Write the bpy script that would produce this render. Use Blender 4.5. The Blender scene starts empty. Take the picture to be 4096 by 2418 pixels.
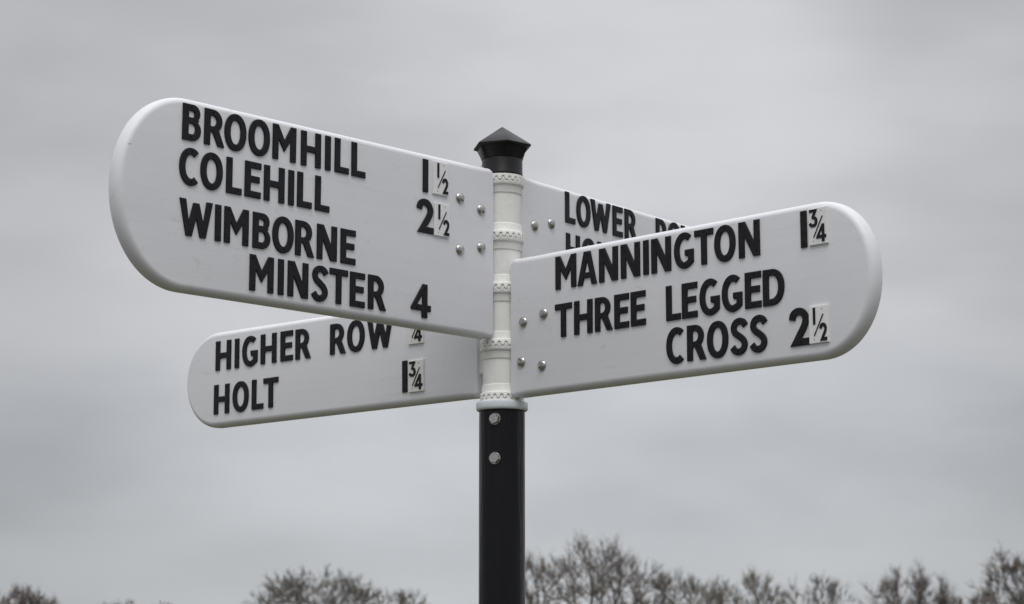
import bpy, bmesh, math, random
from mathutils import Vector, Matrix
from mathutils.geometry import tessellate_polygon
PI = math.pi
S = bpy.context.scene
C = S.collection

# ------------------------------------------------------------------ camera
EYE = 1.5
cam_d = bpy.data.cameras.new('camera')
cam = bpy.data.objects.new('camera', cam_d)
C.objects.link(cam)
S.camera = cam
cam.location = (0, 0, EYE)
cam.rotation_euler = (math.radians(90 + 9.892), 0, 0)
cam_d.sensor_width = 36
cam_d.lens = 76.04
cam_d.clip_start = 0.05
cam_d.clip_end = 5000
cam_d.dof.use_dof = True
cam_d.dof.focus_distance = 3.95
cam_d.dof.aperture_fstop = 10.5

# ------------------------------------------------------------------ sky and sun
SUN_EL, SUN_AZ = 62, 181          # azimuth measured clockwise from +Y (north)
W = bpy.data.worlds.new('World')
S.world = W
W.use_nodes = True
nt = W.node_tree
nt.nodes.clear()
N = nt.nodes.new
L = nt.links.new
out = N('ShaderNodeOutputWorld')
bg = N('ShaderNodeBackground')
L(bg.outputs[0], out.inputs[0])
geo = N('ShaderNodeTexCoord')
sep = N('ShaderNodeSeparateXYZ')
L(geo.outputs['Generated'], sep.inputs[0])


def wmath(op, a, b=None, c=None, clamp=False):
    n = N('ShaderNodeMath')
    n.operation = op
    n.use_clamp = clamp
    for i, v in enumerate((a, b, c)):
        if v is None:
            continue
        if isinstance(v, (int, float)):
            n.inputs[i].default_value = v
        else:
            L(v, n.inputs[i])
    return n.outputs[0]


def wnoise(sx, sy, sz, scale, detail, rough, off, dist=0.0):
    m = N('ShaderNodeMapping')
    m.inputs['Scale'].default_value = (sx, sy, sz)
    m.inputs['Location'].default_value = off
    L(geo.outputs['Generated'], m.inputs[0])
    n = N('ShaderNodeTexNoise')
    n.inputs['Scale'].default_value = scale
    n.inputs['Detail'].default_value = detail
    n.inputs['Roughness'].default_value = rough
    n.inputs['Distortion'].default_value = dist
    L(m.outputs[0], n.inputs['Vector'])
    return n.outputs['Fac']


up = wmath('MAXIMUM', sep.outputs['Z'], 0.0)
n1 = wnoise(1, 1, 1.9, 3.6, 3, 0.45, (1.3, 0.2, 0.45), 0.15)       # broad soft banks
n2 = wnoise(1, 1, 4.2, 5.0, 3, 0.42, (4.1, 2.0, 0.3), 0.15)         # long flat streaks
n3 = wnoise(1, 1, 2.2, 13.0, 4, 0.5, (7.3, 1.0, 0.6))              # fine mottling
mixv = wmath('ADD', wmath('MULTIPLY', n1, 0.62), wmath('ADD', wmath('MULTIPLY', n2, 0.27), wmath('MULTIPLY', n3, 0.11)))
mr = N('ShaderNodeMapRange')
mr.inputs['From Min'].default_value = 0.37
mr.inputs['From Max'].default_value = 0.63
mr.interpolation_type = 'SMOOTHSTEP'
L(mixv, mr.inputs['Value'])
# brighter lobe put into the sky beyond the post, imitating lens vignetting
dp = N('ShaderNodeVectorMath')
dp.operation = 'DOT_PRODUCT'
L(geo.outputs['Generated'], dp.inputs[0])
v = Vector((0.02, 1, 0.25)).normalized()
dp.inputs[1].default_value = v
glow = N('ShaderNodeMapRange')
glow.interpolation_type = 'SMOOTHSTEP'
glow.inputs['From Min'].default_value = 0.957
glow.inputs['From Max'].default_value = 0.999
L(dp.outputs['Value'], glow.inputs['Value'])
cr = N('ShaderNodeValToRGB')
cr.color_ramp.elements[0].color = (0.445, 0.452, 0.474, 1)
cr.color_ramp.elements[1].color = (0.612, 0.617, 0.642, 1)
L(mr.outputs[0], cr.inputs[0])
# overcast sky: zenith brighter than the horizon
elev = N('ShaderNodeMapRange')
elev.inputs['From Min'].default_value = 0.35
elev.inputs['From Max'].default_value = 0.95
elev.inputs['To Min'].default_value = 1.0
elev.inputs['To Max'].default_value = 3.2
L(up, elev.inputs['Value'])
# the cloud is brighter round the hidden sun, behind the camera
ds = N('ShaderNodeVectorMath')
ds.operation = 'DOT_PRODUCT'
L(geo.outputs['Generated'], ds.inputs[0])
ds.inputs[1].default_value = Vector((math.sin(math.radians(SUN_AZ)) * 0.8, math.cos(math.radians(SUN_AZ)) * 0.8, 0.6))
sg_ = N('ShaderNodeMapRange')
sg_.interpolation_type = 'SMOOTHSTEP'
sg_.inputs['From Min'].default_value = 0.1
sg_.inputs['From Max'].default_value = 1.0
sg_.inputs['To Min'].default_value = 1.0
sg_.inputs['To Max'].default_value = 1.0
L(ds.outputs['Value'], sg_.inputs['Value'])
gain = wmath('MULTIPLY', wmath('MULTIPLY', sg_.outputs[0], wmath('MULTIPLY_ADD', glow.outputs[0], 0.26, 0.85)), elev.outputs[0])
sky = N('ShaderNodeTexSky')
sky.sky_type = 'NISHITA'
sky.sun_disc = False
sky.sun_elevation = math.radians(SUN_EL)
sky.sun_rotation = math.radians(SUN_AZ)
sk = N('ShaderNodeVectorMath')
sk.operation = 'SCALE'
L(sky.outputs[0], sk.inputs[0])
sk.inputs['Scale'].default_value = 0.05
cl = N('ShaderNodeVectorMath')
cl.operation = 'SCALE'
# slightly cooler, greener air towards the horizon
low = N('ShaderNodeMapRange')
low.inputs['From Min'].default_value = 0.03
low.inputs['From Max'].default_value = 0.20
low.inputs['To Min'].default_value = 1.0
low.inputs['To Max'].default_value = 0.0
L(up, low.inputs['Value'])
tint = N('ShaderNodeMix')
tint.data_type = 'RGBA'
tint.blend_type = 'MULTIPLY'
tint.inputs['B'].default_value = (0.968, 1.0, 1.003, 1)
L(low.outputs[0], tint.inputs['Factor'])
L(cr.outputs[0], tint.inputs['A'])
L(tint.outputs['Result'], cl.inputs[0])
L(gain, cl.inputs['Scale'])
mx = N('ShaderNodeMix')
mx.data_type = 'RGBA'
mx.inputs['Factor'].default_value = 0.95          # nearly closed cloud cover
L(sk.outputs[0], mx.inputs['A'])
L(cl.outputs[0], mx.inputs['B'])
L(mx.outputs['Result'], bg.inputs['Color'])
bg.inputs['Strength'].default_value = 1.0

sd = bpy.data.lights.new('sun', 'SUN')
sd.energy = 1.2
sd.angle = math.radians(40)
sd.color = (1.0, 0.97, 0.93)
so = bpy.data.objects.new('sun', sd)
C.objects.link(so)
a, e = math.radians(SUN_AZ), math.radians(SUN_EL)
sv = Vector((math.sin(a) * math.cos(e), math.cos(a) * math.cos(e), math.sin(e)))
so.rotation_euler = sv.to_track_quat('Z', 'Y').to_euler()
so.location = (0, 0, 30)

S.view_settings.view_transform = 'Standard'
S.view_settings.look = 'None'
S.view_settings.exposure = 0
S.view_settings.gamma = 1
S.render.engine = 'CYCLES'


# ------------------------------------------------------------------ materials
def mat(name, col, rough=0.5, metal=0.0, build=None, spec=0.5):
    m = bpy.data.materials.new(name)
    m.use_nodes = True
    t = m.node_tree
    b = t.nodes['Principled BSDF']
    b.inputs['Base Color'].default_value = (*col, 1)
    b.inputs['Roughness'].default_value = rough
    b.inputs['Metallic'].default_value = metal
    b.inputs['Specular IOR Level'].default_value = spec
    if build:
        build(t, b)
    return m


def noise(t, scale, mapping=(1, 1, 1), detail=4, rough=0.5, dist=0, loc=(0, 0, 0)):
    tc = t.nodes.new('ShaderNodeTexCoord')
    mp = t.nodes.new('ShaderNodeMapping')
    mp.inputs['Scale'].default_value = mapping
    mp.inputs['Location'].default_value = loc
    t.links.new(tc.outputs['Object'], mp.inputs[0])
    n = t.nodes.new('ShaderNodeTexNoise')
    n.inputs['Scale'].default_value = scale
    n.inputs['Detail'].default_value = detail
    n.inputs['Roughness'].default_value = rough
    n.inputs['Distortion'].default_value = dist
    t.links.new(mp.outputs[0], n.inputs['Vector'])
    return n.outputs['Fac']


def ramp(t, fac, stops):
    r = t.nodes.new('ShaderNodeValToRGB')
    els = r.color_ramp.elements
    while len(els) < len(stops):
        els.new(0.5)
    for el, (p, c) in zip(els, stops):
        el.position = p
        el.color = (*c, 1)
    t.links.new(fac, r.inputs[0])
    return r.outputs[0]


def mixc(t, fac, a, b, kind='MIX'):
    m = t.nodes.new('ShaderNodeMix')
    m.data_type = 'RGBA'
    m.blend_type = kind
    for k, v in (('Factor', fac), ('A', a), ('B', b)):
        if isinstance(v, (int, float)):
            m.inputs[k].default_value = v
        elif isinstance(v, tuple):
            m.inputs[k].default_value = (*v, 1)
        else:
            t.links.new(v, m.inputs[k])
    return m.outputs['Result']


def bump(t, b, h, strength, dist=0.001, prev=None):
    n = t.nodes.new('ShaderNodeBump')
    n.inputs['Strength'].default_value = strength
    n.inputs['Distance'].default_value = dist
    t.links.new(h, n.inputs['Height'])
    if prev:
        t.links.new(prev, n.inputs['Normal'])
    t.links.new(n.outputs[0], b.inputs['Normal'])
    return n.outputs[0]


def b_board(t, b):
    big = noise(t, 3.0, (1, 1.6, 1), 5, 0.6)
    brush = noise(t, 60, (0.035, 1, 1), 4, 0.6, 0.3)          # brush strokes along the board
    fine = noise(t, 420, (0.10, 1, 1), 3, 0.6)
    col = ramp(t, big, [(0.3, (0.750, 0.758, 0.790)), (0.7, (0.792, 0.798, 0.826))])
    col = mixc(t, 1.0, col, ramp(t, brush, [(0.3, (0.972, 0.972, 0.972)), (0.7, (1, 1, 1))]), 'MULTIPLY')
    # sparse grubby marks
    sp = noise(t, 26, (1, 1.7, 1), 3, 0.6, 0.6, (3, 1, 0))
    col = mixc(t, ramp(t, sp, [(0.64, (0, 0, 0)), (0.78, (0.30, 0.30, 0.30))]), col, (0.42, 0.42, 0.40))
    fly = noise(t, 95, (1, 1, 1), 1, 0.4, 0, (9, 4, 0))
    col = mixc(t, ramp(t, fly, [(0.80, (0, 0, 0)), (0.84, (0.5, 0.5, 0.5))]), col, (0.30, 0.29, 0.27))
    t.links.new(col, b.inputs['Base Color'])
    p = bump(t, b, brush, 0.32, 0.0007)
    bump(t, b, fine, 0.25, 0.0003, p)


def b_cream(t, b):
    n = noise(t, 30, (1, 1, 1), 4, 0.6)
    col = ramp(t, n, [(0.3, (0.82, 0.82, 0.785)), (0.7, (0.85, 0.85, 0.82))])
    t.links.new(col, b.inputs['Base Color'])
    h = noise(t, 110, (1, 1, 0.6), 5, 0.6, 0.4)
    p = bump(t, b, h, 0.55, 0.0018)
    h2 = noise(t, 22, (1, 1, 0.5), 3, 0.5)
    bump(t, b, h2, 0.6, 0.004, p)


def b_post(t, b):
    r = noise(t, 40, (1, 1, 0.05), 4, 0.6, 0.2)              # runs in the paint
    h = noise(t, 300, (1, 1, 0.7), 4, 0.6)
    rr = t.nodes.new('ShaderNodeMapRange')
    rr.inputs['To Min'].default_value = 0.10
    rr.inputs['To Max'].default_value = 0.26
    t.links.new(r, rr.inputs['Value'])
    t.links.new(rr.outputs[0], b.inputs['Roughness'])
    p = bump(t, b, r, 0.9, 0.006)
    bump(t, b, h, 0.25, 0.0006, p)


def b_letter(t, b):
    h = noise(t, 90, (1, 1, 1), 4, 0.6)
    t.links.new(ramp(t, h, [(0.35, (0.009, 0.009, 0.012)), (0.7, (0.017, 0.017, 0.022))]), b.inputs['Base Color'])
    bump(t, b, h, 0.4, 0.0009)


def b_steel(t, b):
    h = noise(t, 160, (1, 1, 1), 4, 0.7)
    t.links.new(ramp(t, h, [(0.3, (0.38, 0.375, 0.36)), (0.7, (0.58, 0.57, 0.55))]), b.inputs['Base Color'])
    bump(t, b, h, 0.25, 0.0006)


def b_bark(t, b):
    h = noise(t, 1.3, (1, 1, 1), 4, 0.6)
    t.links.new(ramp(t, h, [(0.3, (0.09, 0.080, 0.062)), (0.7, (0.16, 0.150, 0.115))]), b.inputs['Base Color'])


def b_grass(t, b):
    h = noise(t, 0.25, (1, 1, 1), 8, 0.65)
    t.links.new(ramp(t, h, [(0.3, (0.050, 0.056, 0.026)), (0.5, (0.080, 0.082, 0.042)), (0.7, (0.12, 0.110, 0.070))]), b.inputs['Base Color'])
    bump(t, b, noise(t, 12, (1, 1, 1), 6, 0.7), 0.8, 0.05)


M_board = mat('white_board_paint', (0.76, 0.77, 0.79), 0.42, build=b_board)
M_cream = mat('cream_iron_paint', (0.76, 0.76, 0.71), 0.38, build=b_cream)
M_flange = mat('pale_blue_grey_primer', (0.68, 0.73, 0.77), 0.5,
               build=lambda t, b: bump(t, b, noise(t, 80, detail=4), 0.4, 0.001))
M_plate = mat('fraction_plate_paint', (0.76, 0.76, 0.72), 0.4,
              build=lambda t, b: bump(t, b, noise(t, 120, detail=4), 0.35, 0.001))
M_plate_w = mat('white_fraction_plate_paint', (0.80, 0.80, 0.805), 0.4,
              build=lambda t, b: bump(t, b, noise(t, 120, detail=4), 0.35, 0.001))
M_post = mat('black_gloss_paint', (0.009, 0.009, 0.012), 0.22, build=b_post, spec=0.2)
M_cap = mat('black_satin_paint', (0.008, 0.008, 0.009), 0.34, spec=0.28,
            build=lambda t, b: bump(t, b, noise(t, 260, detail=4), 0.25, 0.0006))
M_letter = mat('black_letter_paint', (0.012, 0.012, 0.016), 0.42, build=b_letter, spec=0.22)
M_steel = mat('dull_steel', (0.45, 0.44, 0.42), 0.20, 1.0, build=b_steel)
M_bark = mat('winter_bark', (0.09, 0.08, 0.06), 0.9, build=b_bark)
M_twig = mat('twig_bark', (0.155, 0.138, 0.115), 0.9)
M_twig2 = mat('red_brown_twig_bark', (0.150, 0.122, 0.106), 0.9)
M_leaf = mat('dark_ivy_leaf', (0.040, 0.040, 0.028), 0.6)
M_grass = mat('winter_grass', (0.07, 0.085, 0.03), 0.95, build=b_grass)


# ------------------------------------------------------------------ helpers
def link_mesh(name, me, parent=None, loc=(0, 0, 0), label=None):
    o = bpy.data.objects.new(name, me)
    C.objects.link(o)
    if parent is not None:
        o.parent = parent
    o.location = loc
    if label:
        o['label'] = label
    return o


def to_obj(name, bm, mats, parent=None, loc=(0, 0, 0), smooth=True, label=None):
    me = bpy.data.meshes.new(name)
    bmesh.ops.recalc_face_normals(bm, faces=bm.faces[:])
    bm.to_mesh(me)
    bm.free()
    for m in (mats if isinstance(mats, (list, tuple)) else [mats]):
        me.materials.append(m)
    if smooth:
        me.shade_smooth()
        try:
            me.set_sharp_from_angle(angle=math.radians(38))
        except Exception:
            pass
    return link_mesh(name, me, parent, loc, label)


def lathe(bm, prof, n=64, cz=0.0, cap0=True, cap1=True):
    rings = []
    for r, z in prof:
        rings.append([bm.verts.new((r * math.cos(2 * PI * i / n), r * math.sin(2 * PI * i / n), z)) for i in range(n)])
    for a, b in zip(rings, rings[1:]):
        for i in range(n):
            j = (i + 1) % n
            bm.faces.new((a[i], a[j], b[j], b[i]))
    if cap0:
        bm.faces.new(rings[0])
    if cap1:
        bm.faces.new(rings[-1])
    return rings


# ------------------------------------------------------------------ glyphs (millimetres, cap height 64)
CAP = 64.0
SV, SH = 12.6, 11.6


def arc(cx, cy, rx, ry, a0, a1, n=14, p=1.0):
    pts = []
    for i in range(n + 1):
        t = math.radians(a0 + (a1 - a0) * i / n)
        c, s = math.cos(t), math.sin(t)
        pts.append((cx + rx * math.copysign(abs(c) ** p, c), cy + ry * math.copysign(abs(s) ** p, s)))
    return pts


def stroke(pts, w, w1=None):
    """closed outline of an open centre line"""
    n = len(pts)
    l, r = [], []
    for i, (x, y) in enumerate(pts):
        x0, y0 = pts[max(i - 1, 0)]
        x1, y1 = pts[min(i + 1, n - 1)]
        dx, dy = x1 - x0, y1 - y0
        d = math.hypot(dx, dy) or 1
        ww = (w + ((w1 if w1 is not None else w) - w) * i / (n - 1)) / 2
        l.append((x - dy / d * ww, y + dx / d * ww))
        r.append((x + dy / d * ww, y - dx / d * ww))
    return l + r[::-1]


def dens(ctrl, k=6):
    """Catmull-Rom through control points"""
    P = [ctrl[0]] + list(ctrl) + [ctrl[-1]]
    o = []
    for i in range(1, len(P) - 2):
        p0, p1, p2, p3 = P[i - 1:i + 3]
        for j in range(k):
            t = j / k
            o.append(tuple(0.5 * (2 * p1[c] + (p2[c] - p0[c]) * t + (2 * p0[c] - 5 * p1[c] + 4 * p2[c] - p3[c]) * t * t
                                  + (3 * p1[c] - p0[c] - 3 * p2[c] + p3[c]) * t ** 3) for c in (0, 1)))
    o.append(ctrl[-1])
    return o


def glyph(ch):
    """outlines, nail holes, width"""
    H = CAP
    v, h = SV, SH
    if ch in 'I1':
        w = v if ch == 'I' else 12.8
        return [[(0, 0), (w, 0), (w, H), (0, H)]], [(w / 2, H - 7), (w / 2, 7)], w
    if ch == 'L':
        w = 33.5
        return [[(0, 0), (w, 0), (w, h), (v, h), (v, H), (0, H)]], [(v / 2, H - 7), (w - 11, h / 2)], w
    if ch == 'E':
        w = 35.5
        m = 33
        return [[(0, 0), (w, 0), (w, h), (v, h), (v, m - h / 2), (w - 3, m - h / 2), (w - 3, m + h / 2), (v, m + h / 2),
                 (v, H - h), (w, H - h), (w, H), (0, H)]], [(w / 2 + 3, H - h / 2), (w / 2 + 3, h / 2)], w
    if ch == 'H':
        w = 46
        m = 32
        return [[(0, 0), (v, 0), (v, m - h / 2), (w - v, m - h / 2), (w - v, 0), (w, 0), (w, H), (w - v, H),
                 (w - v, m + h / 2), (v, m + h / 2), (v, H), (0, H)]], [(v / 2, H - 7), (v / 2, 7), (w - v / 2, H - 7), (w - v / 2, 7)], w
    if ch == 'T':
        w = 43
        a = (w - v) / 2
        return [[(a, 0), (a + v, 0), (a + v, H - h), (w, H - h), (w, H), (0, H), (0, H - h), (a, H - h)]], [(w / 2, H - 6.5), (w / 2, 7)], w
    if ch == 'N':
        w = 46.5
        k = 14.5
        return [[(0, 0), (v, 0), (v, 38), (w - k, 0), (w, 0), (w, H), (w - v, H), (w - v, 26), (k, H), (0, H)]], \
            [(v / 2, H - 7), (v / 2, 7), (w - v / 2, H - 7), (w - 7, 7)], w
    if ch == 'M':
        w = 53
        m = w / 2
        return [[(0, 0), (v, 0), (v, 38), (m, 16), (w - v, 38), (w - v, 0), (w, 0), (w, H), (w - 12, H), (m, 37), (12, H), (0, H)]], \
            [(v / 2, H - 7), (v / 2, 7), (w - v / 2, H - 7), (w - v / 2, 7)], w
    if ch == 'W':
        w = 70
        m = w / 2
        return [[(14, 0), (26.5, 0), (m, 33), (w - 26.5, 0), (w - 14, 0), (w, H), (w - 13, H), (w - 19.5, 25), (m + 6, H - 5),
                 (m - 6, H - 5), (19.5, 25), (13, H), (0, H)]], [(7, H - 7), (20, 7), (w - 20, 7), (w - 7, H - 7)], w
    if ch == 'A':
        w = 49
        m = w / 2
        return [[(0, 0), (13, 0), (16, 13), (w - 16, 13), (w - 13, 0), (w, 0), (m + 8, H), (m - 8, H)],
                [(18.5, 24), (m, 48), (w - 18.5, 24)]], [(m, H - 7), (8, 7), (w - 8, 7)], w
    if ch == 'O':
        w = 47.5
        return [arc(w / 2, H / 2, w / 2, H / 2 + 1.2, 0, 360, 44, 0.93)[:-1],
                arc(w / 2, H / 2, w / 2 - v, H / 2 - h + 1, 0, 360, 36, 0.93)[:-1]], [(w / 2 + 2, H - 5.5), (w / 2 + 2, 5.5)], w
    if ch == 'D':
        w = 46
        o = [(0, 0)] + arc(19, H / 2, w - 19, H / 2, -90, 90, 24, 0.92) + [(0, H)]
        i = [(v, h)] + arc(18, H / 2, w - v - 18, H / 2 - h, -90, 90, 20, 0.92) + [(v, H - h)]
        return [o, i], [(20, H - 6), (20, 6)], w
    if ch == 'B':
        w = 39
        m = 35
        r1, r2 = (H - m + 1.5) / 2, (m + 2.5) / 2
        o = [(0, 0)] + arc(w - r2, r2 - .0, r2, r2, -90, 52, 14) + [(w - 4.4, m + 1.5)] + arc(w - 2.5 - r1, H - r1, r1, r1, -42, 90, 12) + [(0, H)]
        i1 = [(v, h)] + arc(w - r2, (h + m - 5) / 2, r2 - v + 0.8, (m - 5 - h) / 2, -90, 90, 12) + [(v, m - 5)]
        i2 = [(v, m + 6)] + arc(w - 2.5 - r1, (H - h + m + 6) / 2, r1 - v + .8, (H - h - m - 6) / 2, -90, 90, 12) + [(v, H - h)]
        return [o, i1, i2], [(17, H - 6), (18, 6)], w
    if ch == 'R':
        w = 43.5
        yb = 23.0
        r = (H - yb) / 2
        o = [(0, 0), (v, 0), (v, yb + 1), (17.5, yb + 1), (w - 14, 0), (w, 0), (31.5, 27.2)] + \
            arc(w - 5.5 - r, H - r, r, r, -50, 90, 14) + [(0, H)]
        i = [(v, yb + 11)] + arc(w - 5.5 - r, H - r, r - v + .5, r - h + .5, -90, 90, 12) + [(v, H - h)]
        return [o, i], [(18, H - 6), (v / 2, 7), (w - 9, 7)], w
    if ch == 'C':
        w = 43
        c = arc(24.3, H / 2, 18, H / 2 - h / 2 + 1, 52, 308, 34, 0.95)
        return [stroke(c, 12.2)], [(25, H - 5.5), (25, 5.5)], w
    if ch == 'G':
        w = 45.5
        c = arc(24.3, H / 2, 18, H / 2 - h / 2 + 1, 52, 282, 32, 0.95)
        o = stroke(c, 12.2)
        n = len(c)
        left, right = o[:n], o[n:]
        # inner edge is the side nearer the centre
        if math.hypot(left[0][0] - 24, left[0][1] - 32) < math.hypot(right[-1][0] - 24, right[-1][1] - 32):
            inner, outer = left, right[::-1]
        else:
            inner, outer = right[::-1], left
        o = outer + [(38, 3.2), (45.5, 9), (45.5, 33), (25.5, 33), (25.5, 22.5), (30, 20.5), (33.4, 22.5), (33.2, 14.5)] + inner[::-1]
        return [o], [(25, H - 5.5), (26, 5.5)], w
    if ch == 'S':
        w = 38.5
        c = dens([(33.5, 50.0), (28.5, 56.8), (20.0, 59.2), (11.5, 56.0), (7.4, 47.8), (10.6, 39.0), (19.5, 32.5),
                  (28.3, 25.2), (31.5, 16.6), (27.0, 8.2), (18.0, 5.0), (9.8, 7.6), (4.4, 14.5)], 5)
        return [stroke(c, 12.0)], [(20, H - 5.5), (18, 5.5)], w
    if ch == '2':
        w = 43
        c = dens([(6.6, 45.0), (9.0, 54.0), (17.0, 59.0), (26.5, 58.2), (33.6, 51.5), (35.2, 43.0), (31.8, 33.0), (22.0, 18.0), (13.5, 5.0)], 5)
        o = stroke(c, 13.0)
        n = len(c)
        l, r = o[:n], o[n:][::-1]
        # l/r: pick outer (right hand) and inner
        if l[n // 2][0] > r[n // 2][0]:
            outer, inner = l, r
        else:
            outer, inner = r, l
        outer = [p for p in outer if p[1] > 12.6]
        inner = [p for p in inner if p[1] > 10 or p[0] > 20]
        oo = outer + [(22.8, 12.4), (w, 12.4), (w, 0), (2.0, 0)] + inner[::-1]
        return [oo], [(22, H - 6), (26, 6)], w
    if ch == '3':
        w = 38
        c = dens([(20, 34.5), (27.5, 31.5), (31.5, 24), (31.0, 14.5), (25.5, 7.2), (17.0, 5.6), (9.0, 8.0), (4.2, 15.0)], 5)
        o = stroke(c, 11.5)
        n = len(c)
        l, r = o[:n], o[n:][::-1]
        outer, inner = (l, r) if l[3][1] > r[3][1] else (r, l)
        oo = [(2, H), (35, H), (35, 58)] + outer[2:] + inner[::-1][:-1] + [(12.5, 31), (12.5, 36), (20.5, 54), (2, 54)]
        return [oo], [], w
    if ch == '4':
        w = 50
        return [[(0, 13), (27.5, 13), (27.5, 0), (41, 0), (41, 13), (w, 13), (w, 24.5), (41, 24.5), (41, H), (29.5, H), (0, 18.5)],
                [(15.5, 24.5), (28.5, 24.5), (28.5, 44)]], [(35.5, H - 8), (13, 18), (34.5, 6.5)], w
    raise KeyError(ch)


def clean(p, eps=0.00012):
    o = []
    for q in p:
        if not o or math.hypot(q[0] - o[-1][0], q[1] - o[-1][1]) > eps:
            o.append(q)
    while math.hypot(o[0][0] - o[-1][0], o[0][1] - o[-1][1]) <= eps:
        o.pop()
    return o


def area(p):
    return sum(p[i - 1][0] * p[i][1] - p[i][0] * p[i - 1][1] for i in range(len(p))) / 2


def inset(p, d):
    """move a closed outline (material on its left) inwards by d"""
    n = len(p)
    o = []
    for i in range(n):
        x0, y0 = p[i - 1]
        x1, y1 = p[i]
        x2, y2 = p[(i + 1) % n]
        a = Vector((-(y1 - y0), x1 - x0)).normalized()
        b = Vector((-(y2 - y1), x2 - x1)).normalized()
        m = a + b
        if m.length < 1e-4:
            m = a.copy()
        m.normalize()
        k = min(1 / max(m.dot(a), 0.3), 2.2)
        o.append((x1 + m.x * d * k, y1 + m.y * d * k))
    return o


def outline_mesh(polys, z0, z1, bev, holes=(), hr=1.5):
    """polygons (metres) -> solid with a chamfered, softened edge, front at z1; sunk pin heads"""
    bm = bmesh.new()
    loops = []
    for k, p in enumerate(polys):
        p = clean(p)
        if (area(p) > 0) != (k == 0):
            p = p[::-1]
        loops.append(p)
    for (x, y) in holes:
        loops.append([(x + hr * math.cos(-2 * PI * i / 10), y + hr * math.sin(-2 * PI * i / 10)) for i in range(10)])
    tops, bots = [], []
    nh = len(loops) - len(holes)
    for k, p in enumerate(loops):
        if k < nh:
            prof = [(0, z0), (0, z1 - bev), (bev * 0.3, z1 - bev * 0.3), (bev, z1)]
        else:
            prof = [(0, z0), (0, z1)]
        rings = []
        for d, z in prof:
            q = inset(p, d) if d else p
            rings.append([bm.verts.new((x, y, z)) for x, y in q])
        for a, b in zip(rings, rings[1:]):
            for i in range(len(p)):
                j = (i + 1) % len(p)
                bm.faces.new((a[i], a[j], b[j], b[i]))
        tops.append(rings[-1])
        bots.append(rings[0])
    for rs, flip in ((tops, False), (bots, True)):
        flat = [v for r in rs for v in r]
        for t in tessellate_polygon([[Vector((v.co.x, v.co.y, 0)) for v in r] for r in rs]):
            try:
                f = bm.faces.new([flat[i] for i in t])
                f.normal_update()
                if (f.normal.z < 0) != flip:
                    f.normal_flip()
            except ValueError:
                pass
    for (x, y) in holes:                                    # pin head sunk in its hole
        r = bmesh.ops.create_cone(bm, cap_ends=True, segments=10, radius1=hr * 1.05, radius2=hr * 0.6, depth=(z1 - z0) * 0.55)
        bmesh.ops.translate(bm, vec=(x, y, z0 + (z1 - z0) * 0.33), verts=r['verts'])
    return bm


mesh_cache = {}
LZ0, LZ1 = -0.0006, 0.0033


def letter_mesh(ch):
    if ch in mesh_cache:
        return mesh_cache[ch]
    polys, holes, w = glyph(ch)
    k = 0.001 * 64.5 / 64
    f = lambda p: ((p[0] - w / 2) * k, p[1] * k)
    bm = outline_mesh([[f(p) for p in poly] for poly in polys], LZ0, LZ1, 0.0010, [f(p) for p in holes], 0.0015)
    me = bpy.data.meshes.new('letter_' + ch)
    bm.to_mesh(me)
    bm.free()
    me.materials.append(M_letter)
    mesh_cache[ch] = me
    return me


def fraction_bm(num, den, pm):
    """raised white plate with small black fraction, origin at bottom centre"""
    W_, H_ = 0.0400, 0.0645
    bm = outline_mesh([[(-W_ / 2, 0), (W_ / 2, 0), (W_ / 2, H_), (-W_ / 2, H_)]], -0.0006, 0.0042, 0.0009,
                      [(0.0075, H_ - 0.0065), (-0.0095, 0.0062)], 0.0013)
    for f in bm.faces:
        f.material_index = 0
    me = bpy.data.meshes.new('fraction_plate')
    bm.to_mesh(me)
    bm.free()
    full = bmesh.new()
    full.from_mesh(me)
    bpy.data.meshes.remove(me)

    def add(polys):
        b2 = outline_mesh(polys, 0.0038, 0.0056, 0.0003)
        for f in b2.faces:
            f.material_index = 1
        m2 = bpy.data.meshes.new('t')
        b2.to_mesh(m2)
        b2.free()
        full.from_mesh(m2)
        bpy.data.meshes.remove(m2)

    def small(ch, x0, y0, hh, fat):
        polys, _, w = glyph(ch)
        k = hh / 64
        add([[(x0 + p[0] * k * fat, y0 + p[1] * k) for p in poly] for poly in polys])
    if num == '1':
        add([[(-0.0105, 0.0325), (-0.0058, 0.0325), (-0.0058, 0.0615), (-0.0105, 0.0615)]])
    else:
        small('3', -0.0180, 0.0312, 0.0310, 1.0)
    add([[(-0.0095, 0.0130), (-0.0075, 0.0130), (0.0115, 0.0490), (0.0095, 0.0490)]])
    if den == '2':
        small('2', 0.0025, 0.0030, 0.0300, 0.78)
    else:
        small('4', -0.0030, 0.0040, 0.0310, 0.86)
    me = bpy.data.meshes.new('fraction_plate')
    full.to_mesh(me)
    full.free()
    me.materials.append(pm)
    me.materials.append(M_letter)
    return me


# ------------------------------------------------------------------ the fingerpost
PX, PY = -0.01948, 4.2
post_root = bpy.data.objects.new('fingerpost', None)
C.objects.link(post_root)
post_root.location = (PX, PY, 0)
post_root['label'] = 'black road fingerpost with four white direction boards and a pointed black cap'
post_root['category'] = 'signpost'

PR = 0.0449
ZF = EYE + 0.5165                                            # top of the black post
bm = bmesh.new()
lathe(bm, [(PR, 0.0), (PR, 0.6), (PR, 1.2), (PR, ZF - 0.004)], 96)
to_obj('post', bm, M_post, post_root)
# collar of earth-fast concrete is out of view; the pole simply enters the grass

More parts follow.
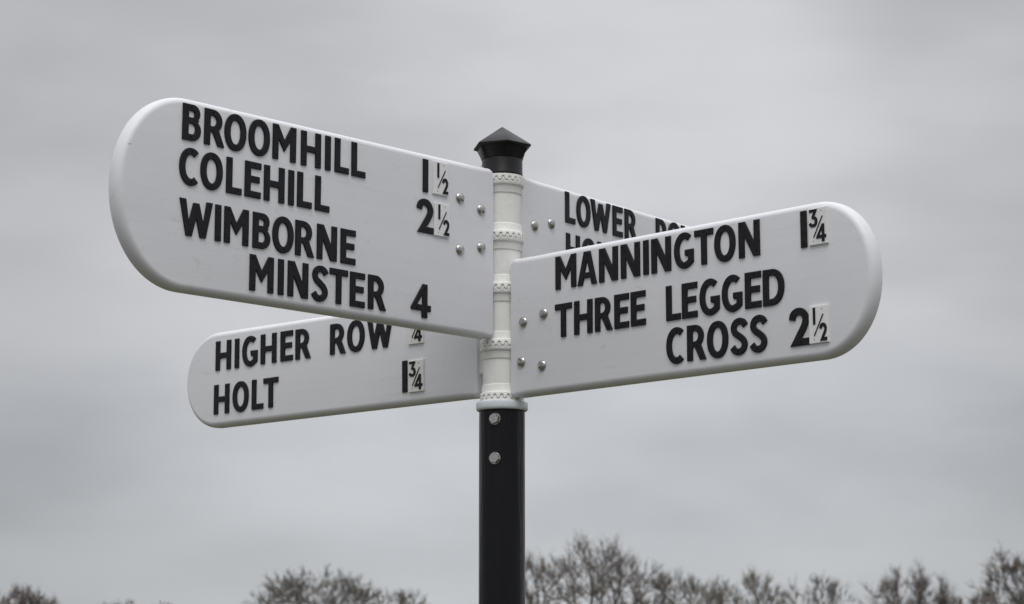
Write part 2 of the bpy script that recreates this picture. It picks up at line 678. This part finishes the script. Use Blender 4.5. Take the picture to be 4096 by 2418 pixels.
bm = bmesh.new()
lathe(bm, [(0.044, ZF - 0.0005), (0.0485, ZF - 0.0005), (0.0503, ZF + 0.0015), (0.0508, ZF + 0.004), (0.0508, ZF + 0.0125), (0.0500, ZF + 0.0150),
           (0.0480, ZF + 0.0160), (0.0425, ZF + 0.0165)], 96)
to_obj('flange', bm, M_flange, post_root, label='pale blue grey ring between black post and white collars')

TEETH = [EYE + z for z in (0.9737, 0.8595, 0.7555, 0.6431, 0.5400)]
NT, NS = 20, 12
NC = NT * NS
GAP = 0.0011


def tooth(i, ph):
    t = ((i / NS) + ph) % 1.0
    s = math.sin(2 * PI * t)
    return 0.0036 * math.tanh(2.6 * s) / math.tanh(2.6)


def collar_mesh(prof_mid, zlo, zhi, ph_lo, ph_hi, R=0.0432):
    """prof_mid: (r, z) between the toothed rims; rims follow the tooth line"""
    bm = bmesh.new()
    rings = []

    def ring(r, zf):
        rings.append([bm.verts.new((r * math.cos(2 * PI * i / NC), r * math.sin(2 * PI * i / NC), zf(i))) for i in range(NC)])
    if zlo is not None:
        ring(R - 0.0060, lambda i: zlo + tooth(i, ph_lo) + GAP)
        ring(R - 0.0007, lambda i: zlo + tooth(i, ph_lo) + GAP)
        ring(R, lambda i: zlo + tooth(i, ph_lo) + GAP + 0.0007)
    for r, z in prof_mid:
        ring(r, lambda i, z=z: z)
    if zhi is not None:
        ring(R, lambda i: zhi + tooth(i, ph_hi) - GAP - 0.0007)
        ring(R - 0.0007, lambda i: zhi + tooth(i, ph_hi) - GAP)
        ring(R - 0.0060, lambda i: zhi + tooth(i, ph_hi) - GAP)
    for a, b in zip(rings, rings[1:]):
        for i in range(NC):
            j = (i + 1) % NC
            bm.faces.new((a[i], a[j], b[j], b[i]))
    if zlo is None:
        bm.faces.new(rings[0])
    if zhi is None:
        bm.faces.new(rings[-1])
    return bm


PH = [0.1, 0.45, 0.2, 0.65, 0.3]
core = bmesh.new()
lathe(core, [(0.0375, ZF + 0.01), (0.0375, EYE + 0.985)], 64)
to_obj('core_tube', core, M_cream, post_root)
R = 0.0432
# crown ring above the top tooth line, foot ring below the lowest
bm = collar_mesh([(R, TEETH[0] + 0.006), (R - 0.0004, EYE + 0.9835), (R - 0.003, EYE + 0.9842)], TEETH[0], None, PH[0], 0)
to_obj('crown_ring', bm, M_cream, post_root)
bm = collar_mesh([(R - 0.002, ZF + 0.0160), (R + 0.0004, ZF + 0.0168), (R + 0.0002, ZF + 0.0176)], None, TEETH[4], 0, PH[4], R)
to_obj('foot_ring', bm, M_cream, post_root)
for k in range(4):
    zh, zl = TEETH[k], TEETH[k + 1]
    rb, rn = 0.0372, 0.0396
    mid = [(R, zl + 0.0085), (R - 0.001, zl + 0.0098), (rn + 0.0006, zl + 0.0104), (rn, zl + 0.0112),
           (rn, zl + 0.0235), (rn - 0.0004, zl + 0.0246), (rb + 0.0005, zl + 0.0254), (rb, zl + 0.0266), (rb, (zl + zh) / 2),
           (rb, zh - 0.0290), (rb + 0.0005, zh - 0.0279), (rn - 0.0004, zh - 0.0271), (rn, zh - 0.0260),
           (rn, zh - 0.0126), (rn + 0.0006, zh - 0.0118), (R - 0.001, zh - 0.0112), (R, zh - 0.0098)]
    bm = collar_mesh(mid, zl, zh, PH[k + 1], PH[k])
    to_obj('collar', bm, M_cream, post_root)

# cap: cylinder, flare and six-sided pyramid
ZC = EYE + 0.9846
bm = bmesh.new()
lathe(bm, [(0.0385, ZC - 0.004), (0.0412, ZC), (0.0412, ZC + 0.0035), (0.0404, ZC + 0.0050), (0.0404, ZC + 0.0335), (0.0400, ZC + 0.0345)], 72)
cap = to_obj('cap', bm, M_cap, post_root)
bm = bmesh.new()
ZE = EYE + 1.0462                                            # eaves
rings = []
phi0 = math.radians(-90 + 10.9)
for r, z in [(0.0400, ZC + 0.0340), (0.0425, ZC + 0.0350), (0.0515, ZE - 0.0050), (0.0565, ZE - 0.0032), (0.0583, ZE - 0.0020), (0.0588, ZE), (0.0575, ZE + 0.0018)]:
    ring = []
    circ = max(0.0, min(1.0, (0.0515 - r) / 0.0115))
    for i in range(72):
        an = 2 * PI * i / 72
        a6 = (an % (PI / 3)) - PI / 6
        hexr = r * math.cos(PI / 6) / math.cos(a6)
        rr = hexr * (1 - circ) + r * circ
        rr = min(rr, r * 0.992)
        rr *= 1.045 if r > 0.05 else 1.0
        ring.append(bm.verts.new((rr * math.cos(an + phi0), rr * math.sin(an + phi0), z)))
    rings.append(ring)
for a, b in zip(rings, rings[1:]):
    for i in range(72):
        j = (i + 1) % 72
        bm.faces.new((a[i], a[j], b[j], b[i]))
bm.faces.new(rings[0])
apr = [bm.verts.new((0.0022 * math.cos(2 * PI * i / 6 + phi0), 0.0022 * math.sin(2 * PI * i / 6 + phi0), ZE + 0.0405)) for i in range(6)]
apex = bm.verts.new((0, 0, ZE + 0.0415))
top = rings[-1]
for s in range(6):
    idx = [(s * 12 + q) % 72 for q in range(13)]
    bm.faces.new([top[i] for i in idx] + [apr[(s + 1) % 6], apr[s]])
    bm.faces.new((apr[s], apr[(s + 1) % 6], apex))
pyr = to_obj('pyramid_top', bm, M_cap, cap, smooth=True)
bm = bmesh.new()
lathe(bm, [(0.0045, 0.0), (0.0045, 0.002), (0.0035, 0.0032)], 16)
g = to_obj('grub_screw', bm, M_steel, cap)
g.location = (-0.0398, -0.004, ZC + 0.018)
g.rotation_euler = (0, -PI / 2, 0.1)


def hex_bolt_bm():
    bm = bmesh.new()
    lathe(bm, [(0.0116, -0.002), (0.0116, 0.0012), (0.0110, 0.0018)], 32)
    hexr = 0.0104
    r = []
    for rad, z in [(hexr, 0.0016), (hexr, 0.0072), (hexr * 0.90, 0.0084)]:
        r.append([bm.verts.new((rad * math.cos(PI / 3 * i + 0.3), rad * math.sin(PI / 3 * i + 0.3), z)) for i in range(6)])
    for a, b in zip(r, r[1:]):
        for i in range(6):
            bm.faces.new((a[i], a[(i + 1) % 6], b[(i + 1) % 6], b[i]))
    bm.faces.new(r[-1])
    bm.faces.new(r[0])
    return bm


ang = math.radians(-90 - 17.5)
for z, tw in ((0.4959, 0.0), (0.4193, 0.5)):
    o = to_obj('hex_bolt', hex_bolt_bm(), M_steel, post_root)
    nrm = Vector((math.cos(ang), math.sin(ang), 0))
    o.rotation_mode = 'QUATERNION'
    q = nrm.to_track_quat('Z', 'Y')
    o.rotation_quaternion = q @ Matrix.Rotation(tw, 3, 'Z').to_quaternion()
    o.location = (nrm.x * PR, nrm.y * PR, EYE + z)

# ---- boards.  local x: reader's right, y: up, z: towards the reader
TB = 0.018                                                    # half thickness


def outline(x0, x1, y0, y1, a, p=1.0):
    """square at x0 (pole end), rounded at x1. returns points (x, y, nx, ny, edge radius)"""
    cy, b = (y0 + y1) / 2, (y1 - y0) / 2
    rc = 0.013
    pts = []
    R0, Rend = 0.0128, 0.0030
    m = 7
    for i in range(m + 1):
        t = PI + PI / 2 * i / m
        k = i / m
        pts.append((x0 + rc + rc * math.cos(t), y0 + rc + rc * math.sin(t), math.cos(t), math.sin(t), Rend + (R0 - Rend) * k * 0.8))
    for i in range(1, 24):
        x = x0 + rc + (x1 - a - x0 - rc) * i / 24
        pts.append((x, y0, 0, -1, R0))
    n = 72
    for i in range(n + 1):
        t = -PI / 2 + PI * i / n
        c, s = math.cos(t), math.sin(t)
        c = max(c, 0)
        x, y = (x1 - a) + a * c ** p, cy + b * math.copysign(abs(s) ** p, s)
        nx, ny = c / a, s / b
        d = math.hypot(nx, ny)
        pts.append((x, y, nx / d, ny / d, R0))
    for i in range(23, 0, -1):
        x = x0 + rc + (x1 - a - x0 - rc) * i / 24
        pts.append((x, y1, 0, 1, R0))
    for i in range(m + 1):
        t = PI / 2 + PI / 2 * i / m
        k = 1 - i / m
        pts.append((x0 + rc + rc * math.cos(t), y1 - rc + rc * math.sin(t), math.cos(t), math.sin(t), Rend + (R0 - Rend) * k * 0.8))
    return pts


def board_bm(x0, x1, y0, y1, a, p, flip):
    pts = outline(x0, x1, y0, y1, a, p)
    bm = bmesh.new()
    rings = []
    K = 8
    rows = [(-1, k) for k in range(K + 1)] + [(1, k) for k in range(K, -1, -1)]
    for sgn, k in rows:
        f = PI / 2 * k / K
        ring = []
        for (x, y, nx, ny, r) in pts:
            ins = r * (1 - math.sin(f))
            z = sgn * (TB - r * 1.15 * (1 - math.cos(f))) if r > 0.01 else sgn * (TB - r * (1 - math.cos(f)))
            ring.append(bm.verts.new(((-1 if flip else 1) * (x - nx * ins), y - ny * ins, z)))
        rings.append(ring)
    n = len(pts)
    for a_, b_ in zip(rings, rings[1:]):
        for i in range(n):
            j = (i + 1) % n
            bm.faces.new((a_[i], a_[j], b_[j], b_[i]))
    bm.faces.new(rings[0])
    bm.faces.new(rings[-1])
    return bm


def dome_bolt_bm():
    bm = bmesh.new()
    prof = [(0.0108, -0.001), (0.0110, 0.0006)]
    for i in range(1, 9):
        t = PI / 2 * i / 9
        prof.append((0.0106 * math.cos(t), 0.0008 + 0.0056 * math.sin(t)))
    prof.append((0.0004, 0.0065))
    lathe(bm, prof, 32)
    return bm


dome_me = None


def board(name, d, flip, shape, droop, rows, plates, bolts, label):
    global dome_me
    dx, dy = d
    out = Vector((dx, dy, 0)).normalized()
    r = -out if flip else out
    n = r.cross(Vector((0, 0, 1)))
    zbase = EYE + shape[2]
    Mx = Matrix(((r.x, 0, n.x, 0), (r.y, 0, n.y, 0), (0, 1, 0, zbase), (0, 0, 0, 1)))
    if droop:
        # pivot on the post axis
        Mx = Mx @ Matrix.Rotation(droop if flip else -droop, 4, 'Z')
    x0, x1, y0, y1, a, p = shape
    bo = to_obj(name, board_bm(x0, x1, 0, y1 - y0, a, p, flip), M_board, post_root, label=label)
    bo.matrix_local = Mx
    sg = -1 if flip else 1
    for text, us, base in rows:
        chars = text.replace(' ', '')
        for ch, u in zip(chars, us):
            o = link_mesh('numeral' if ch.isdigit() else 'letter', letter_mesh(ch), bo)
            rr = random.Random(int(u * 1e5))
            o.location = (sg * u, base - y0 + rr.uniform(-0.0004, 0.0004), TB)
            o.rotation_euler = (0, 0, rr.uniform(-0.006, 0.006))
    for num, den, u, base in plates:
        o = link_mesh('fraction_plate', fraction_bm(num, den, M_plate if shape[3] < 0.8 else M_plate_w), bo)
        o.location = (sg * u, base - y0, TB)
    for u, v_ in bolts:
        if dome_me is None:
            o = to_obj('dome_bolt', dome_bolt_bm(), M_steel, bo)
            dome_me = o.data
        else:
            o = link_mesh('dome_bolt', dome_me, bo)
        o.location = (sg * u, v_ - y0, TB)
    # iron tongue that joins the board to its collar
    bm = bmesh.new()
    yb0, yb1 = 0.045, min(y1 - y0 - 0.045, 0.19 + 0.045)
    if name == 'finger_board' and y0 > 0.64 and y0 < 0.75:
        yb0, yb1 = 0.13, 0.30
    sec = [(0.030, 0.006), (x0 + 0.006, 0.011)]
    x_a, x_b = 0.032, x0 + 0.006
    pts = []
    for xx, zz in ((x_a, -0.007), (x_a, 0.007), (x_b, 0.013), (x_b, -0.013)):
        pts.append((sg * xx, zz))
    lo = [bm.verts.new((x, yb0, z)) for x, z in pts]
    hi = [bm.verts.new((x, yb1, z)) for x, z in pts]
    for i in range(4):
        j = (i + 1) % 4
        bm.faces.new((lo[i], lo[j], hi[j], hi[i]))
    bm.faces.new(lo)
    bm.faces.new(hi)
    bmesh.ops.recalc_face_normals(bm, faces=bm.faces[:])
    bmesh.ops.bevel(bm, geom=bm.edges[:], offset=0.002, segments=2, affect='EDGES')
    to_obj('bracket', bm, M_cream, bo)
    return bo


# A: near left
board('finger_board', (-0.70399, -0.71021), True, (0.0410, 0.9270, 0.6525, 0.9925, 0.1440, 0.98), 0,
      [('BROOMHILL', [0.7789, 0.7298, 0.6837, 0.6304, 0.5728, 0.5105, 0.4702, 0.4368, 0.3959], 0.9162),
       ('COLEHILL', [0.7813, 0.7336, 0.6844, 0.6427, 0.5941, 0.5552, 0.5241, 0.4823], 0.8377),
       ('WIMBORNE', [0.7645, 0.7169, 0.6768, 0.6208, 0.572, 0.5216, 0.4695, 0.4186], 0.7487),
       ('MINSTER', [0.6187, 0.575, 0.5359, 0.4846, 0.4401, 0.3949, 0.3465], 0.6718),
       ('1', [0.2262], 0.9147), ('2', [0.2270], 0.8350), ('4', [0.2360], 0.6718)],
      [('1', '2', 0.1878, 0.9148), ('1', '2', 0.1845, 0.8340)],
      [(0.1339, 0.9178), (0.0764, 0.9034), (0.1333, 0.8158), (0.0762, 0.8279)],
      'largest white board pointing left, four rows of black raised lettering')
# B: far left, sagging slightly
board('finger_board', (-0.78618, 0.61800), True, (0.0475, 0.8775, 0.5468, 0.7568, 0.0990, 0.97), 0.0110,
      [('HIGHERROW', [0.7567, 0.7148, 0.6758, 0.6198, 0.5661, 0.5183, 0.4189, 0.3683, 0.3022], 0.6703),
       ('HOLT', [0.7601, 0.7018, 0.651, 0.6117], 0.5748),
       ('1', [0.2345], 0.5728)],
      [('1', '4', 0.2043, 0.6685), ('3', '4', 0.2033, 0.5708)], [],
      'short white board behind, pointing left, two rows of lettering')
# C: near right
board('finger_board', (0.71010, -0.70410), False, (0.0405, 0.8965, 0.5370, 0.8108, 0.1200, 0.96), 0,
      [('MANNINGTON', [0.1912, 0.2464, 0.3007, 0.3557, 0.3939, 0.4309, 0.4851, 0.5323, 0.5805, 0.6358], 0.7326),
       ('THREE', [0.1845, 0.2358, 0.288, 0.3328, 0.3739], 0.6402),
       ('LEGGED', [0.4587, 0.4971, 0.5434, 0.5947, 0.6421, 0.6873], 0.6402),
       ('CROSS', [0.4625, 0.5119, 0.5605, 0.6093, 0.6526], 0.5614),
       ('1', [0.7555], 0.7328), ('2', [0.7410], 0.5628)],
      [('3', '4', 0.7872, 0.7332), ('1', '2', 0.7835, 0.5630)],
      [(0.0764, 0.6808), (0.1312, 0.6911), (0.0708, 0.6033), (0.1265, 0.5912)],
      'white board pointing right in front, three rows of lettering')
# D: far right
board('finger_board', (0.61555, 0.78810), False, (0.0400, 0.9000, 0.7350, 0.9942, 0.1200, 0.97), 0,
      [('LOWERROW', [0.2016, 0.2474, 0.3085, 0.3701, 0.4185, 0.5360, 0.5850, 0.6480], 0.9222),
       ('HOLT', [0.2101, 0.2660, 0.3140, 0.3500], 0.8353),
       ('1', [0.7560], 0.8353)],
      [('1', '2', 0.7865, 0.8353)],
      [(0.0817, 0.8970), (0.1375, 0.9105), (0.0817, 0.8250), (0.1375, 0.8110)],
      'white board pointing away to the right, partly hidden by the front right board')

# ------------------------------------------------------------------ ground
bm = bmesh.new()
NG = 60
vs = {}
for i in range(NG + 1):
    for j in range(NG + 1):
        x = (i / NG - 0.5) * 2
        y = (j / NG - 0.5) * 2
        X = math.copysign(abs(x) ** 2.2, x) * 2500
        Y = math.copysign(abs(y) ** 2.2, y) * 2500
        dd = math.hypot(X - PX, Y - PY)
        z = 0.0 if dd < 15 else 0.25 * math.sin(X * 0.021) * math.cos(Y * 0.017) * min(1, (dd - 15) / 60)
        vs[i, j] = bm.verts.new((X, Y, z))
for i in range(NG):
    for j in range(NG):
        bm.faces.new((vs[i, j], vs[i + 1, j], vs[i + 1, j + 1], vs[i, j + 1]))
gr = to_obj('ground', bm, M_grass)
gr['kind'] = 'structure'
gr['label'] = 'flat winter grass reaching the horizon'

bm = bmesh.new()                                             # lane the photographer stands on
K = 80
prev = None
for i in range(K + 1):
    x = -400 + 800 * i / K
    yc = -0.4 + 0.0012 * x * x * (1 if abs(x) < 60 else 60 / abs(x))
    a = bm.verts.new((x, yc - 2.6, 0.03))
    b = bm.verts.new((x, yc + 2.6, 0.03))
    if prev:
        bm.faces.new((prev[0], a, b, prev[1]))
    prev = (a, b)
M_road = mat('asphalt', (0.085, 0.083, 0.08), 0.9, build=lambda t, b: bump(t, b, noise(t, 60, detail=5), 0.6, 0.01))
rd = to_obj('road', bm, M_road)
rd['kind'] = 'structure'
rd['label'] = 'grey asphalt country lane'

# ------------------------------------------------------------------ trees
DF, DCX, DCY = 5310.0, 1257.0, 742.0
TH = math.radians(9.892)


def at(px, py, dist):
    a, b = (px - DCX) / DF, (DCY - py) / DF
    c, s = math.cos(TH), math.sin(TH)
    v = Vector((a, c - s * b, s + c * b))
    v *= dist / v.y
    return v.x, v.y, v.z + EYE


def perp(v):
    u = v.cross(Vector((0, 0, 1)))
    if u.length < 1e-3:
        u = Vector((1, 0, 0))
    u.normalize()
    return u, v.cross(u).normalized()


def kclus(pts, k, rnd):
    cs = [p.copy() for p in rnd.sample(pts, k)]
    gr = []
    for _ in range(4):
        gr = [[] for _ in cs]
        for p in pts:
            gr[min(range(len(cs)), key=lambda i: (p - cs[i]).length_squared)].append(p)
        gr = [g for g in gr if g]
        cs = [sum(g, Vector((0, 0, 0))) / len(g) for g in gr]
    return gr, cs


def tree(seed, px, wpx, topy, dist, label, n=700, lobes=5, wisp=0.6, twig=0.009, tw_mat=None, leaves=0, clump=0.35, up=0.6):
    """limbs branch towards points scattered through a lobed crown; fine twigs at every tip"""
    rnd = random.Random(seed)
    twig *= 0.82
    x, y, zt = at(px, topy, dist)
    x0 = x
    zt += 0.2
    hw = wpx / DF * dist / 2
    root = bpy.data.objects.new('bare_tree', None)
    C.objects.link(root)
    root.location = (x, y, -0.2)
    root['label'] = label
    root['category'] = 'tree'
    root['group'] = 'leafless trees along the horizon'
    # crown: big ellipsoid plus lobes on its upper side
    ctr = Vector((0, 0, zt * 0.58))
    rad = Vector((hw * 0.92, hw * 0.6, zt * 0.38))
    balls = [(ctr, rad)]
    for _ in range(lobes):
        a, el = rnd.uniform(0, 2 * PI), rnd.uniform(0.15, 1.35)
        d = Vector((math.cos(a) * math.cos(el), math.sin(a) * math.cos(el), math.sin(el)))
        c = ctr + Vector((d.x * rad.x, d.y * rad.y, d.z * rad.z)) * 0.72
        r = rnd.uniform(0.26, 0.42)
        balls.append((c, Vector((rad.x * r, rad.y * r, rad.z * r * 1.15))))
    pts = []
    seeds = []
    while len(pts) < n:
        c, r = balls[0] if rnd.random() < 0.45 else rnd.choice(balls)
        d = Vector((rnd.gauss(0, 1), rnd.gauss(0, 1), rnd.gauss(0, 1))).normalized() * rnd.uniform(0.25, 1) ** 0.4
        p = c + Vector((math.copysign(abs(d.x) ** 0.72, d.x) * r.x, d.y * r.y, math.copysign(abs(d.z) ** 0.72, d.z) * r.z))
        if seeds and rnd.random() < clump:
            p = p.lerp(min(rnd.sample(seeds, min(12, len(seeds))), key=lambda q: (q - p).length_squared), 0.6)
        elif len(seeds) < 60:
            seeds.append(p)
        if p.z > zt * 0.22:
            pts.append(p)
    VT, FT, VC, FC = [], [], [], []

    def tube(p0, p1, r0, r1, V, F, m):
        d = p1 - p0
        if d.length < 1e-4:
            return
        u, w = perp(d.normalized())
        b = len(V)
        for p, r in ((p0, r0), (p1, r1)):
            for i in range(m):
                a = 2 * PI * i / m
                V.append(p + (u * math.cos(a) + w * math.sin(a)) * r)
        for i in range(m):
            j = (i + 1) % m
            F.append((b + i, b + j, b + m + j, b + m + i))
    rt = 0.021 * zt
    ends = []

    def rad_of(cnt):
        return max(twig * 1.35, rt * (cnt / n) ** 0.46)

    def limb(p, q, c0, c1, d0):
        """gently curved limb from p to q"""
        ln = (q - p).length
        m = 3 if ln > 0.5 else 2
        prev = p
        for k in range(1, m + 1):
            t = k / m
            s = p.lerp(q, t) + d0 * ln * 0.22 * t * (1 - t) * 2
            if k < m:
                s += Vector((rnd.gauss(0, 1), rnd.gauss(0, 1), rnd.gauss(0, 1))) * ln * 0.035
            ra, rb = (rad_of(c0 + (c1 - c0) * (k - 1) / m), rad_of(c0 + (c1 - c0) * t))
            big = ra > 0.035
            tube(prev, s, ra, rb, VT if big else VC, FT if big else FC, 6 if big else 3)
            prev = s
        return (q - p).normalized()

    def rec(p, d, P, c0):
        if len(P) <= 1:
            q = P[0]
            dd = limb(p, q, c0, 0.5, d)
            ends.append((p, q, dd))
            return
        k = min(len(P), rnd.choice((2, 2, 3)) if len(P) < n else 4)
        gr, cs = kclus(P, k, rnd)
        if len(gr) == 1:
            gr = [P[:len(P) // 2], P[len(P) // 2:]]
            cs = [sum(g, Vector((0, 0, 0))) / len(g) for g in gr]
        for g, c in zip(gr, cs):
            f = rnd.uniform(0.38, 0.58) if len(g) > 1 else 1.0
            q = p.lerp(c, f)
            if len(g) == 1:
                rec(p, d, g, 1)
            else:
                q.z -= (q - p).length * 0.05
                dd = limb(p, q, len(g), len(g) * 0.8, d)
                rec(q, dd, g, len(g))
    base = Vector((rnd.uniform(-.1, .1), 0, 0))
    fork = Vector((rnd.uniform(-.3, .3), rnd.uniform(-.3, .3), zt * 0.2))
    tube(base, base.lerp(fork, 0.1), rt * 1.5, rt * 1.1, VT, FT, 8)
    tube(base.lerp(fork, 0.1), fork, rt * 1.1, rt * 0.95, VT, FT, 8)
    rec(fork, Vector((0, 0, 1)), pts, n)
    for p, q, d in ends:
        out = Vector(((q.x - ctr.x) / max(rad.x, .1), (q.y - ctr.y) / max(rad.y, .1), (q.z - ctr.z) / rad.z))
        top = max(0.0, out.z)
        for _ in range(5 if q.z > zt * 0.4 else 1):
            s = p.lerp(q, rnd.uniform(0.45, 1.0))
            dd = (d * 0.5 + out * 0.5 + Vector((rnd.gauss(0, .38), rnd.gauss(0, .38), rnd.gauss(up * 0.45, .36)))).normalized()
            ln = rnd.uniform(0.16, 0.52) * (0.75 + wisp * top * rnd.random() ** 2)
            m1 = s + dd * ln * 0.5
            d2 = (dd + Vector((rnd.gauss(0, .38), rnd.gauss(0, .38), 0.2 + rnd.gauss(0, .25)))).normalized()
            e1 = m1 + d2 * ln * 0.5
            tube(s, m1, twig, twig * 0.8, VC, FC, 3)
            tube(m1, e1, twig * 0.8, twig * 0.4, VC, FC, 3)
            for _ in range(3):
                d3 = (d2 + Vector((rnd.gauss(0, .5), rnd.gauss(0, .5), rnd.gauss(.1, .4)))).normalized()
                st = s.lerp(m1, rnd.uniform(0.3, 1.0))
                tube(st, st + d3 * ln * rnd.uniform(0.3, 0.7), twig * 0.55, twig * 0.25, VC, FC, 3)
    for name, V, F, m in (('trunk', VT, FT, M_bark), ('crown', VC, FC, tw_mat or M_twig)):
        me = bpy.data.meshes.new(name)
        me.from_pydata(V, [], F)
        me.update()
        me.materials.append(m)
        link_mesh(name, me, root)
    if leaves:
        V, F = [], []
        for _ in range(leaves):
            a, b, _d = rnd.choice(ends)
            c = a.lerp(b, rnd.random()) + Vector((rnd.gauss(0, .12), rnd.gauss(0, .12), rnd.gauss(0, .12)))
            w, q = perp(Vector((rnd.gauss(0, 1), rnd.gauss(0, 1), rnd.gauss(0, 1))).normalized())
            s = rnd.uniform(0.02, 0.05)
            i = len(V)
            V += [c + w * s, c + q * s * .6, c - w * s, c - q * s * .6]
            F.append((i, i + 1, i + 2, i + 3))
        me = bpy.data.meshes.new('dead_leaves')
        me.from_pydata(V, [], F)
        me.update()
        me.materials.append(M_leaf)
        link_mesh('dead_leaves', me, root)
    return root


T = tree
T(11, 0, 350, 1426, 90, 'dark dense round tree cut off by the left edge of the photo', 1100, 4, 0.3, 0.013, M_twig2, 2500, 0.2)
T(12, 300, 190, 1468, 150, 'faint treetop just showing beside the dark left tree', 260, 4, 0.5, 0.012)
T(13, 395, 120, 1462, 150, 'faint thin treetop just showing, nearer the broad round tree', 200, 3, 0.5, 0.012)
T(14, 778, 390, 1380, 92, 'broad round twiggy tree left of the black post', 800, 10, 0.5, 0.0095, None, 500, 0.45, 0.1)
T(15, 985, 200, 1438, 100, 'small bare tree between the broad round tree and the post', 300, 5, 0.5, 0.010, None, 0, 0.5)
T(16, 1150, 110, 1472, 130, 'tiny bare treetop touching the left side of the post', 150, 3, 0.5, 0.010)
T(17, 1325, 260, 1366, 95, 'thin upright bare tree touching the right side of the post', 330, 6, 1.3, 0.0085, None, 0, 0.3, 1.0)
T(18, 1480, 390, 1328, 90, 'tallest bare tree of the middle group right of the post', 560, 9, 1.5, 0.0095, M_twig2, 0, 0.3, 0.9)
T(19, 1690, 360, 1396, 90, 'bare tree just right of the tallest one with fanned limbs', 480, 7, 1.0, 0.009, None, 0, 0.4, 0.7)
T(20, 1825, 270, 1398, 86, 'bare tree with leaning limbs at the right end of the middle group', 340, 6, 0.9, 0.009, None, 0, 0.4, 0.7)
T(21, 2003, 210, 1402, 110, 'small separate bare tree with a gap on either side', 330, 5, 0.9, 0.010, M_twig2, 0, 0.4, 0.7)
T(22, 2235, 290, 1392, 96, 'dark bare tree with wispy tips above a dense crown', 440, 7, 1.6, 0.010, M_twig2, 0, 0.3, 0.9)
T(23, 2385, 200, 1440, 90, 'low bare tree between the wispy tree and the right edge', 260, 5, 0.6, 0.009)
T(24, 2520, 340, 1362, 80, 'tall bare tree cut off by the right edge of the photo', 560, 9, 0.8, 0.010, M_twig2, 300, 0.45)
